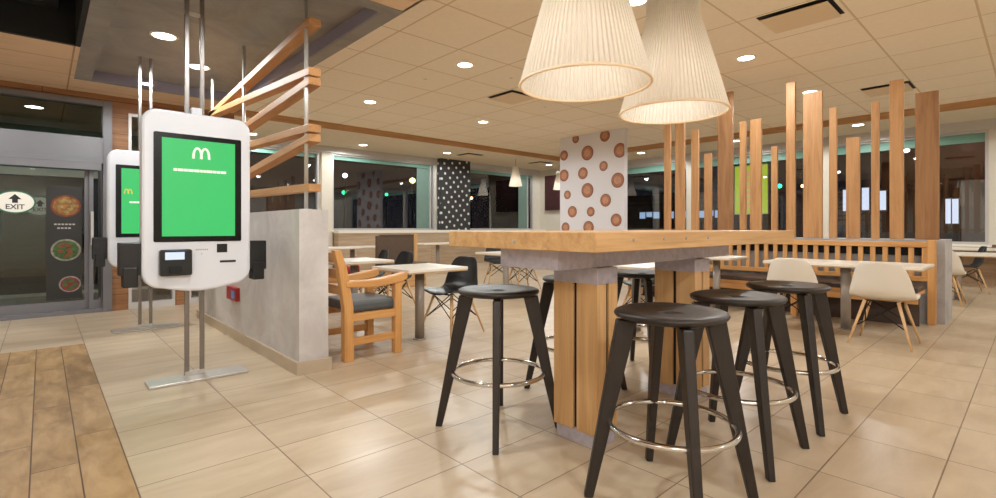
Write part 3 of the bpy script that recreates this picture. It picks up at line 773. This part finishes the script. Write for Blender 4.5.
# ------------------------------------------------------------------ kiosks
def kiosk(label, x, y, logo, logo_x, cz=1.64, k=0.86):
    t = thing('ordering_kiosk', label, 'kiosk', (x, y, 0), group='ordering kiosks under the concrete slab')
    W = 0.352; zb, zt = 0.70, 1.972
    def rr(W, zb, zt, r, rb, sag):
        p = []
        for i in range(9): a = PI*i/16; p.append((W-r+r*math.sin(a), zt-r+r*math.cos(a)))
        for i in range(9): a = PI/2+PI*i/16; p.append((W-rb+rb*math.sin(a), zb+rb+rb*math.cos(a)))
        for i in range(1, 12):
            q = i/12; xx = (W-rb)*(1-2*q); p.append((xx, zb-sag*math.sin(q*PI)))
        for i in range(9): a = PI+PI*i/16; p.append((-W+rb+rb*math.sin(a), zb+rb+rb*math.cos(a)))
        for i in range(9): a = 1.5*PI+PI*i/16; p.append((-W+r+r*math.sin(a), zt-r+r*math.cos(a)))
        q = []
        for a in p:
            if not q or (Vector(a)-Vector(q[-1])).length > 1e-4: q.append(a)
        return q
    fn = lambda u, v, d: (u, d, v)
    MB().prism(rr(W, zb, zt, 0.095, 0.12, 0.035), fn, -0.08, 0.03).build('housing', M_KIOSK, t, bevel=0.018)
    MB().prism(rr(0.283, 1.03, 1.812, 0.012, 0.012, 0), fn, -0.086, -0.05).build('bezel', M_BEZEL, t, bevel=0.002)
    s = box(-0.234, 0.238, -0.089, -0.085, 1.070, 1.775).build('screen', M_GREEN, t)
    # arches on the screen
    m = MB(); cx = logo_x
    for sx in (-1, 1):
        poly = []; hw_o, hw_i, ho, hi = 0.046, 0.021, 0.098, 0.080
        for i in range(17): a = PI*i/16; poly.append((sx*0.029+hw_o*0.86*math.cos(a), cz+ho*math.sin(a)**0.8))
        for i in range(17): a = PI-PI*i/16; poly.append((sx*0.029+hw_i*math.cos(a), cz+hi*math.sin(a)**0.8))
        poly = [(cx+u*k, cz+(v-cz)*k) for u, v in poly]
        m.prism(poly, fn, -0.0915 - (0.0003 if sx > 0 else 0), -0.089)
    m.build('logo', logo, s)
    m = MB(); xx = -0.165
    rnd = random.Random(3)
    while xx < 0.165:
        w_ = 0.016+0.03*rnd.random(); m.box(xx, min(xx+w_, 0.175), -0.0905, -0.089, cz-0.099, cz-0.080); xx += w_+0.003
    m.build('screen_line', M_LOGOW, s)
    # card terminal
    m = MB().prism([(-0.248, 0.79), (-0.06, 0.79), (-0.056, 0.80), (-0.056, 0.966), (-0.062, 0.976), (-0.246, 0.976), (-0.252, 0.966), (-0.252, 0.80)], fn, -0.135, -0.08)
    tm = m.build('card_terminal', M_BLACK, t, bevel=0.008)
    box(-0.222, -0.105, -0.138, -0.135, 0.905, 0.958).build('terminal_screen', M_SCRW, tm)
    box(-0.20, -0.12, -0.150, -0.135, 0.815, 0.862).build('card_slot', M_BLACKM, tm, bevel=0.004)
    box(0.115, 0.185, -0.084, -0.08, 0.945, 1.010).build('scanner', M_BLACK, t)
    box(0.135, 0.245, -0.083, -0.08, 0.868, 0.884).build('receipt_slot', M_BLACK, t)
    m = MB()
    for i in range(7): m.box(-0.025+i*0.012, -0.025+i*0.012+0.008, -0.0815, -0.08, 0.965, 0.975)
    m.box(0.01, 0.018, -0.0815, -0.08, 0.935, 0.942)
    m.build('small_print', M_PALEG, t)
    # side holders
    for sx in (-1, 1):
        a, b = sx*0.352, sx*0.475
        h = box(min(a, b), max(a, b), -0.07, 0.05, 0.80, 1.03).build('side_holder', M_BLACK, t, bevel=0.008)
        a, b = sx*0.37, sx*0.455
        box(min(a, b), max(a, b), -0.085, 0.03, 0.72, 0.86).build('holder_tray', M_BLACK, h, bevel=0.008)
    # poles and foot plate
    for xx in (-0.055, 0.045):
        MB().bar((xx, 0.06, 0.02), (xx, 0.06, ZK), 0.032, 0.022, side=(1, 0, 0)).build('pole', M_POLE, t, bevel=0.004)
    box(-0.071, 0.061, 0.05, 0.072, 2.74, 2.765).build('pole_bracket', M_STEEL, t)
    box(-0.071, 0.061, 0.045, 0.075, 0.016, 0.05).build('pole_bracket', M_STEEL, t)
    box(-0.04, 0.03, -0.02, 0.05, 1.965, 2.03).build('top_clamp', M_KIOSK, t, bevel=0.006)
    box(-0.31, 0.33, -0.10, 0.12, 0.0, 0.018).build('foot_plate', M_STEEL, t, bevel=0.004)
    return t
kiosk('nearest white ordering kiosk with large green touchscreen on chrome poles', 0.857, 4.28, M_LOGOW, 0.010)
kiosk('white ordering kiosk partly hidden behind the nearest one, green screen with yellow arches', 0.86, 6.75, M_LOGOY, -0.175, 1.50, 0.55)

# ------------------------------------------------------------------ zigzag of beams over the half wall
zz = thing('zigzag_beam_screen', 'zigzag of light wooden beams on steel poles above the concrete half wall', 'screen', (1.57, 5.5, 1.275))
XP = 1.57
PY = (4.0, 5.68, 7.0)
for y in PY:
    MB().tube((XP, y, 1.275), (XP, y, ZK-0.004), 0.016).build('pole', M_STEEL, zz, world=True)
    MB().tube((XP, y, 1.275), (XP, y, 1.283), 0.045).build('pole_foot', M_STEEL, zz, world=True)
for k, (za, zb_) in enumerate(((2.775, 2.56), (2.375, 2.57), (2.30, 2.10), (1.925, 2.04), (1.85, 1.56), (1.452, 1.51))):
    e = 0.10
    sx = -0.085 if k % 2 == 0 else 0.0
    a = Vector((XP+0.03, PY[0]-e, za)); b = Vector((XP+0.03, PY[2]+e, zb_))
    m = MB().bar(a, b, 0.10, 0.062, side=(1, 0, 0)); m.build('beam', SLATW['y'], zz, world=True, bevel=0.004)

# ------------------------------------------------------------------ pendant lamps
def make_pendant(label, R=0.376, ztop=3.40, zr=1.968, hgt=0.68, power=2.6, sc=1.0, stub=False):
    t = thing('pendant_lamp', label, 'lamp', group='cream pleated pendant lamps')
    h = hgt
    # shade: pleated cone, a sleeve above it
    s = MB(); n = 480
    prof = [(R, 0), (R*0.985, h*0.02), (R*0.80, h*0.40), (R*0.62, h*0.75), (R*0.50, h*0.98), (R*0.48, h*1.06), (R*0.475, h*1.30)]
    rows = []
    for r, z in prof:
        rows.append([s.bm.verts.new(((r+(0.006 if i % 6 < 3 else -0.006)*(R/0.385))*math.cos(2*PI*i/n), (r+(0.006 if i % 6 < 3 else -0.006)*(R/0.385))*math.sin(2*PI*i/n), z)) for i in range(n)])
    fs = []
    for A, B in zip(rows, rows[1:]):
        for i in range(n): fs.append(s.bm.faces.new((A[i], A[(i+1) % n], B[(i+1) % n], B[i])))
    s._tag(fs, False)
    sh = s.build('lamp_shade', M_SHADE, t)
    MB().torus(0.0, R, 0.009*(R/0.385), 64, 8).build('rim', M_RIM, sh)
    MB().lathe([(R*0.40, h*1.24), (R*0.40, h*1.28), (0.02, h*1.30)], 24).build('top_plate', M_TRIMWH, t)
    b = MB().lathe([(0.001, 0.215*sc), (0.035*sc, 0.225*sc), (0.055*sc, 0.26*sc), (0.05*sc, 0.30*sc), (0.022*sc, 0.35*sc), (0.018*sc, 0.40*sc)], 20); b.build('bulb', M_BULB, t)
    MB().tube((0, 0, 0.40*sc), (0, 0, h*1.26), 0.02*sc, n=10).build('socket', M_TRIMWH, t)
    MB().tube((0, 0, h*1.28), (0, 0, ztop-zr-0.03), 0.004, n=8).build('cord', M_BLACK, t)
    MB().lathe([(0.055, ztop-zr-0.03), (0.055, ztop-zr-0.004), (0.03, ztop-zr-0.0005)], 20).build('ceiling_cup', M_TRIMWH, t)
    ld = bpy.data.lights.new('pendant_light', 'POINT'); ld.energy = power; ld.color = (1.0, 0.95, 0.88); ld.shadow_soft_size = 0.07*sc
    lo = bpy.data.objects.new('bulb_light', ld); C.objects.link(lo); lo.parent = t; lo.location = (0, 0, 0.16*sc)
    return t
p1 = make_pendant('nearest large cream pleated pendant lamp over the left end of the tall table'); p1.location = (2.33, 1.79, 1.965)
dup(p1, (3.385, 1.80, 1.97), 0, 'second large cream pleated pendant lamp over the right half of the tall table')
p3 = make_pendant('small distant cream pendant lamp hanging near the back left window corner', 0.20, ZS, 2.42, 0.46, 3, 0.6); p3.location = (10.7, 10.85, 2.42)
dup(p3, (12.75, 10.85, 2.42), 0, 'small distant cream pendant lamp behind the bun printed column')
A = at(487, 195, Z=2.42)
p4 = at(486.5, 195, Y=12.0)

# ------------------------------------------------------------------ recessed downlights
def make_down(label, r=0.10):
    t = thing('recessed_downlight', label, 'ceiling light', group='round recessed ceiling downlights')
    MB().lathe([(r, -0.004), (r+0.018, -0.006), (r+0.026, 0.0), (r, 0.0)], 28, close=True).build('trim_ring', M_TRIMWH, t)
    MB().lathe([(0.001, -0.003), (r*0.6, -0.003), (r, -0.001)], 28).build('lens', M_LENS, t)
    ld = bpy.data.lights.new('downlight', 'SPOT'); ld.spot_size = math.radians(172); ld.spot_blend = 0.25; ld.shadow_soft_size = 0.08; ld.energy = DOWN_W; ld.color = DOWN_COL
    lo = bpy.data.objects.new('lamp_light', ld); C.objects.link(lo); lo.parent = t; lo.location = (0, 0, -0.012)
    return t
DL = []
for px, py, z, l in ((465, 65, ZC, 'downlight nearest the left pendant lamp in the tiled ceiling'),
                     (370, 102, ZC, 'downlight in the tiled ceiling right of the wooden beams'),
                     (746, 58, ZC, 'downlight right of the big pendant lamps'),
                     (810, 92, ZC, 'downlight above the widest middle slats of the screen'),
                     (636, 1, ZC, 'downlight at the top edge between the pendant lamps'),
                     (483, 122, ZC, 'far downlight in the tiled ceiling near the fascia corner'),
                     (363, 145, ZS, 'soffit downlight above the left window'),
                     (447, 153, ZS, 'soffit downlight above the dotted column'),
                     (549, 165, ZS, 'soffit downlight in the far corner left of the bun column'),
                     (641, 153, ZS, 'soffit downlight just right of the bun column'),
                     (735, 141, ZS, 'soffit downlight seen between the slats left of centre'),
                     (858, 125, ZS, 'soffit downlight seen between the slats on the right'),
                     (252, 134, ZS, 'soffit downlight right of the kiosk, below the beams'),
                     (164, 36, ZK, 'downlight in the concrete slab left of the chrome poles'),
                     (199, 67, ZK, 'downlight in the concrete slab behind the chrome poles')):
    P = at(px, py, Z=z); DL.append((P, l))
HID = [(4.4, -2.4, ZC), (7.2, -1.4, ZC), (9.3, -0.6, ZC), (-0.2, -2.6, ZE), (0.85, 2.7, ZE), (1.3, -1.2, ZE), (-0.9, -1.2, ZE), (-1.0, 7.3, ZE),  # unseen downlights added as fill light; only the last, in the lobby, is seen
       (-1.9, -2.5, ZE), (-2.2, 0.3, ZE), (13.0, -1.6, ZS), (-0.09, 10.1, ZE)]
for k, h in enumerate(HID): DL.append((Vector(h), 'round downlight in the entrance lobby seen through the transom glass' if h[1] > 9.9 and h[0] < 2 else 'added fill downlight in the ceiling, outside the view'))
d0 = make_down(DL[0][1]); d0.location = DL[0][0]
for P, l in DL[1:]:
    q = dup(d0, P, 0, l)
    if P.y > 9.9 and P.x < 2:                      # the lobby lamp is a weaker one
        for ch in q.children:
            if ch.type == 'LIGHT': ch.data = ch.data.copy(); ch.data.energy = 14

# ------------------------------------------------------------------ ceiling diffusers and small fittings
def diffuser(x0, x1, y0, y1, z, label):
    t = thing('ceiling_diffuser', label, 'air vent', ((x0+x1)/2, (y0+y1)/2, z), group='square ceiling air diffusers')
    box(x0, x1, y0, y1, z-0.004, z).build('slot', M_BLACKM, t, world=True)
    e = 0.025
    box(x0+e, x1-e, y0+e, y1-e, z-0.040, z-0.028).build('face_plate', M_CEILP, t, world=True, bevel=0.003)
M_CEILP = plain('tan_plate', srgb(228, 206, 176), 0.8)
M_CREAMP = plain('cream_plate', srgb(214, 202, 180), 0.8)
diffuser(5.68, 6.235, 1.378, 2.06, ZC, 'tan square air diffuser at the top edge right of the pendants')
diffuser(9.83, 10.43, 1.336, 1.965, ZC, 'tan square air diffuser just above the right end of the slat screen')
diffuser(5.68, 6.28, 5.84, 6.46, ZC, 'tan square air diffuser beside the left pendant lamp rim')
for px, py, l in ((470, 155, 'soffit air diffuser near the dotted column'), (540, 163, 'soffit air diffuser near the far corner')):
    P = at(px, py, Z=ZS); diffuser(P.x-0.3, P.x+0.3, P.y-0.3, P.y+0.3, ZS, l)
sm = None
for px, py, l in ((511, 78, 'small round grey sensor in the ceiling left of the pendant lamp'), (545, 107, 'small round grey sensor below the left pendant rim'), (425, 79, 'small pale sprinkler cap in the tiled ceiling')):
    P = at(px, py, Z=ZC)
    if sm is None:
        sm = MB().lathe([(0.085, 0), (0.08, -0.02), (0.03, -0.03)], 20).build('ceiling_sensor', M_POST)
        sm.location = P; q = sm
    else:
        q = sm.copy(); C.objects.link(q); q.location = P
    tag(q, l, 'sensor', 'small round ceiling fittings')

# ------------------------------------------------------------------ signs and posters at the entrance
P = at(15, 202, Y=YD+0.08)
def oval(label, x, z, y, rx=0.19, rz=0.145):
    t = thing('exit_sticker', label, 'sign', (x, y, z))
    fn = lambda u, v, d: (u, d, v)
    el = lambda a, b: [(a*math.cos(2*PI*i/36), b*math.sin(2*PI*i/36)) for i in range(36)]
    MB().prism(el(rx, rz), fn, -0.004, 0.0).build('green_border', plain('green_print', srgb(20, 96, 66), 0.5), t)
    MB().prism(el(rx*0.92, rz*0.88), fn, -0.006, -0.003).build('white_oval', M_TRIMWH, t)
    ar = [(-0.026, -0.01), (0.026, -0.01), (0.026, 0.035), (0.06, 0.035), (0, 0.10), (-0.06, 0.035), (-0.026, 0.035)]
    MB().prism(ar, fn, -0.008, -0.005).build('arrow', M_BLACK, t)
    text_mesh('EXIT', 0.085, 'lettering', M_BLACK, t, (0, -0.007, -0.062), (PI/2, 0, 0), 0.001)
    return t
oval('white oval EXIT sign with up arrow and green border on the door glass', P.x, P.z, P.y)
P2 = at(37, 207, Y=YD+0.085)
P3 = at(40, 206, Y=11.19)
oval('copy of the oval EXIT sign farther back, standing in for its reflection', P3.x, P3.z, P3.y, 0.21, 0.165)  # copied sign built in place of a reflection in the glass
# glass panel of the outer doors that carries it
g2 = struct('door_2', MB().box(-3.1, 1.2, 11.20, 11.21, 0.05, 2.0), M_GLASSD)
box(XW, XV-0.06, 11.18, 11.26, 2.0, 2.12).build('door_frame', M_TRIMWH, g2)
box(XW, XV-0.06, 11.18, 11.26, 0.0, 0.05).build('door_frame', M_TRIMWH, g2)
box(1.2, 1.3, 11.18, 11.26, 0.05, 2.0).build('door_frame', M_TRIMWH, g2)
box(XW, XV-0.06, 11.18, 11.26, 2.82, 2.93).build('door_frame', M_FRAME, g2)
box(XW, XV-0.06, 11.20, 11.22, 2.12, 2.82).build('window_film', M_FILM2, g2)
# menu poster with three plates
a = at(46, 303, Y=YD+0.085); b = at(82, 303, Y=YD+0.085)
pc = thing('menu_poster', 'tall black poster with three plates of food on the door glass', 'poster', ((a.x+b.x)/2, YD+0.08, 0.2))
hwid = (b.x-a.x)/2
ztop = at(64, 187, Y=YD+0.085).z
box(-hwid, hwid, -0.006, 0.0, 0, ztop-0.2).build('panel', plain('poster_black', srgb(34, 32, 28), 0.5, var=0.1), pc)
for k, (px, py, cols) in enumerate(((66, 206, ((176, 70, 40), (220, 150, 60), (240, 200, 120))), (66, 250, ((210, 200, 180), (90, 130, 50), (180, 90, 50))), (70, 284, ((214, 200, 190), (190, 60, 60), (110, 140, 60))))):
    q = at(px, py, Y=YD+0.08); zc = q.z-0.2; xc = q.x-pc.location.x; r = 0.155; hwq = hwid-abs(xc)-0.01
    r = min(r, max(0.1, hwq))
    m = MB(); rnd = random.Random(k)
    for kk, (fr_, cc) in enumerate(zip((1, 0.85), (cols[0], cols[1]))):
        mt = plain('plate_%d_%d' % (k, kk), srgb(*[int(v*0.62) for v in cc]), 0.6, var=0.5, vscale=22)
        m.use(mt)
        m.prism([(xc+r*fr_*math.cos(2*PI*i/28), zc+r*fr_*0.95*math.sin(2*PI*i/28)) for i in range(28)], lambda u, v, d: (u, d, v), -0.008-kk*0.002, -0.006)
    m.use(plain('garnish_%d' % k, srgb(*[int(v*0.6) for v in cols[2]]), 0.6, var=0.4, vscale=30))
    for j in range(7):
        ax, az = xc+r*0.5*math.cos(j*2.4)*rnd.random()**.5, zc+r*0.5*math.sin(j*2.4)
        m.prism([(ax+0.03*math.cos(2*PI*i/10), az+0.022*math.sin(2*PI*i/10)) for i in range(10)], lambda u, v, d: (u, d, v), -0.0125-j*0.0002, -0.009)
    m.build('plate_picture', None, pc)
m = MB()
for k, z in enumerate((0.0, -0.05)):
    q = at(66, 225, Y=YD+0.08)
    for i in range(6-2*k): m.box(-0.1+i*0.036+k*0.03, -0.1+i*0.036+k*0.03+0.026, -0.0075, -0.006, q.z-0.2+z, q.z-0.2+z+0.018)
m.build('caption_line', M_PALEG, pc)

# ------------------------------------------------------------------ outdoor things seen through the glass
def lit_panel(label, X, Y, z, wx, hz, mat, face, post_=True, nm='lit_menu_board', cat='sign', edge=M_BLACK):
    t = thing(nm, label, cat, (X, Y, -0.15))
    z0 = z+0.15
    if face == 'W':   # faces -X
        box(0, 0.12, -wx/2-0.012, wx/2+0.012, z0-hz/2-0.03, z0+hz/2+0.03).build('case', edge, t)
        box(-0.01, 0, -wx/2, wx/2, z0-hz/2, z0+hz/2).build('display', mat, t)
        if post_: box(0.02, 0.10, -0.06, 0.06, 0, z0-hz/2-0.05).build('post', M_BLACKM, t)
    else:             # faces -Y
        box(-wx/2-0.05, wx/2+0.05, 0, 0.12, z0-hz/2-0.05, z0+hz/2+0.05).build('case', edge, t)
        box(-wx/2, wx/2, -0.01, 0, z0-hz/2, z0+hz/2).build('display', mat, t)
        if post_: box(-0.06, 0.06, 0.02, 0.10, 0, z0-hz/2-0.05).build('post', M_BLACKM, t)
    return t
# yellow green poster behind the east window
a, b = at(735, 167, X=16.0), at(767.5, 213, X=16.0)
mY = emit('lime_display', srgb(172, 196, 58), 0.9)
lb = lit_panel('glowing lime green menu board outside behind the slats', 16.0, (a.y+b.y)/2, (a.z+b.z)/2, a.y-b.y, a.z-b.z, mY, 'W', edge=M_TRIMWH)
m = MB()
zc = (a.z+b.z)/2+0.15
for j in range(6): m.box(-0.014, -0.01, 0.02, 0.02+0.3, zc-0.6+j*0.2+0.02, zc-0.6+j*0.2+0.16)
m.build('food_picture', emit('food_print', srgb(222, 160, 110), 0.85), lb)
for k, (px0, px1, py0, py1, X, l) in enumerate(((945.5, 950.8, 199, 223.5, 16.5, 'left pane of the pair of glowing pale blue screens outside at far right'), (952.2, 958.5, 199, 223.5, 16.5, 'right pane of the pair of glowing pale blue screens outside at far right'),
                                              (843, 846.5, 190, 211, 17.0, 'narrow glowing white blue screen outside behind the slats'), (862, 869, 188, 210, 17.0, 'pale blue screen outside between two slats, left of the red wall'), (878.5, 886, 191, 210, 17.0, 'pale blue screen outside just left of the red wall'))):
    a, b = at(px0, py0, X=X), at(px1, py1, X=X)
    lit_panel(l, X, (a.y+b.y)/2, (a.z+b.z)/2, a.y-b.y, a.z-b.z, M_SCRW, 'W')
# dark red wall of the neighbouring building
nb = thing('neighbour_building', 'dark red building outside beyond the drive lane', 'building', (22, 1.0, -0.15))
box(21, 26, -3.0, 3.6, -0.15, 4.2).build('wall', plain('dark_red_wall', srgb(90, 20, 26), 0.7), nb, world=True)
box(20.9, 26.1, -3.1, 3.7, 4.2, 4.35).build('roof', M_BLACKM, nb, world=True)
ld = bpy.data.lights.new('red_wall_fill', 'POINT'); ld.energy = 5; ld.color = (1, 0.85, 0.7); ld.shadow_soft_size = 0.15  # unseen light added to brighten the red wall
lo = bpy.data.objects.new('red_wall_fill_light', ld); C.objects.link(lo); lo.parent = nb; lo.location = (-1.7, 0.4, 3.7)
box(19.75, 21.0, 1.38, 1.42, 3.85, 3.9).build('fill_lamp_arm', M_BLACKM, nb, world=True)  # arm carrying the added fill light
box(20.96, 21.0, 0.2, 1.6, 0.4, 2.6).build('shop_window', emit('dim_window', srgb(140, 130, 120), 0.25), nb, world=True)
def lampglow(px, py, X=None, Y=None, col='w', l='', r=0.12):
    P = at(px, py, X=X, Y=Y)
    t = thing('street_light', l, 'light', (P.x, P.y, -0.15))
    mt = {'w': ST_W, 'g': ST_G, 'a': ST_A, 'b': ST_B}[col]
    MB().lathe([(0.001, P.z+0.15-r), (r*0.8, P.z+0.15-r*0.6), (r, P.z+0.15), (r*0.8, P.z+0.15+r*0.6), (0.001, P.z+0.15+r)], 14).build('lamp_globe', mt, t)
    MB().tube((0, 0, 0), (0, 0, P.z+0.15-r), 0.04, n=8).build('mast', M_BLACKM, t)
ST_W = emit('street_white', (0.85, 0.95, 1, 1), 12); ST_G = emit('street_green', (0.02, 0.9, 0.3, 1), 5); ST_A = emit('street_amber', (1, 0.5, 0.18, 1), 9); ST_B = emit('street_blue', (0.3, 0.6, 1, 1), 6)
lampglow(345, 175.5, Y=24, col='w', l='bright white street lamp seen in the left window')
lampglow(344, 192.5, Y=26, col='g', l='green traffic light low in the left window', r=0.11)
lampglow(386.5, 194.5, Y=30, col='g', l='green traffic light farther right in the left window', r=0.10)
lampglow(412.5, 180.5, Y=22, col='a', l='orange street lamp seen left of the dotted column', r=0.15)
lampglow(471.5, 198, Y=24, col='a', l='small orange lamp outside right of the dotted column', r=0.09)
lampglow(779.5, 186, X=24, col='g', l='small green light outside behind the slats', r=0.1)
lampglow(803, 186, X=24, col='a', l='small amber light outside behind the slats', r=0.08)
# parked cars' place: a lit low shop front far off, seen right of the column
sf2 = thing('far_shop_front', 'low bluish lit shop front far outside right of the bun column', 'building', (30, 12, -0.15))
a, b = at(632, 213, X=28), at(722, 206, X=28)
box(28, 33, b.y-1.0, a.y+0.8, -0.15, 3.2).build('wall', M_BRICK, sf2, world=True)
mm = MB()
for i in range(12):
    q = i/12; y = b.y+(a.y-b.y)*q
    if i % 4 != 3: mm.box(27.96, 28.0, y, y+0.38, 1.72+0.1*(i % 2), 2.12)
mm.build('lit_window_row', emit('shop_blue', srgb(170, 200, 236), 0.8), sf2, world=True)
a = at(4, 221, Y=14.5)
lit_panel('bright blue screen glowing outside the entrance at the far left', a.x-0.52, 14.5, a.z, 0.9, 0.66, M_SCRB, 'S')
hb = thing('brick_building', 'brown brick building seen dimly through the entrance doors', 'building', (-1.0, 18, -0.15))
box(-14, 1.0, 18, 22, -0.15, 2.5).build('wall', M_BRICK, hb, world=True)
box(-14.1, 1.1, 17.9, 22.1, 2.5, 2.65).build('roof', M_BLACKM, hb, world=True)
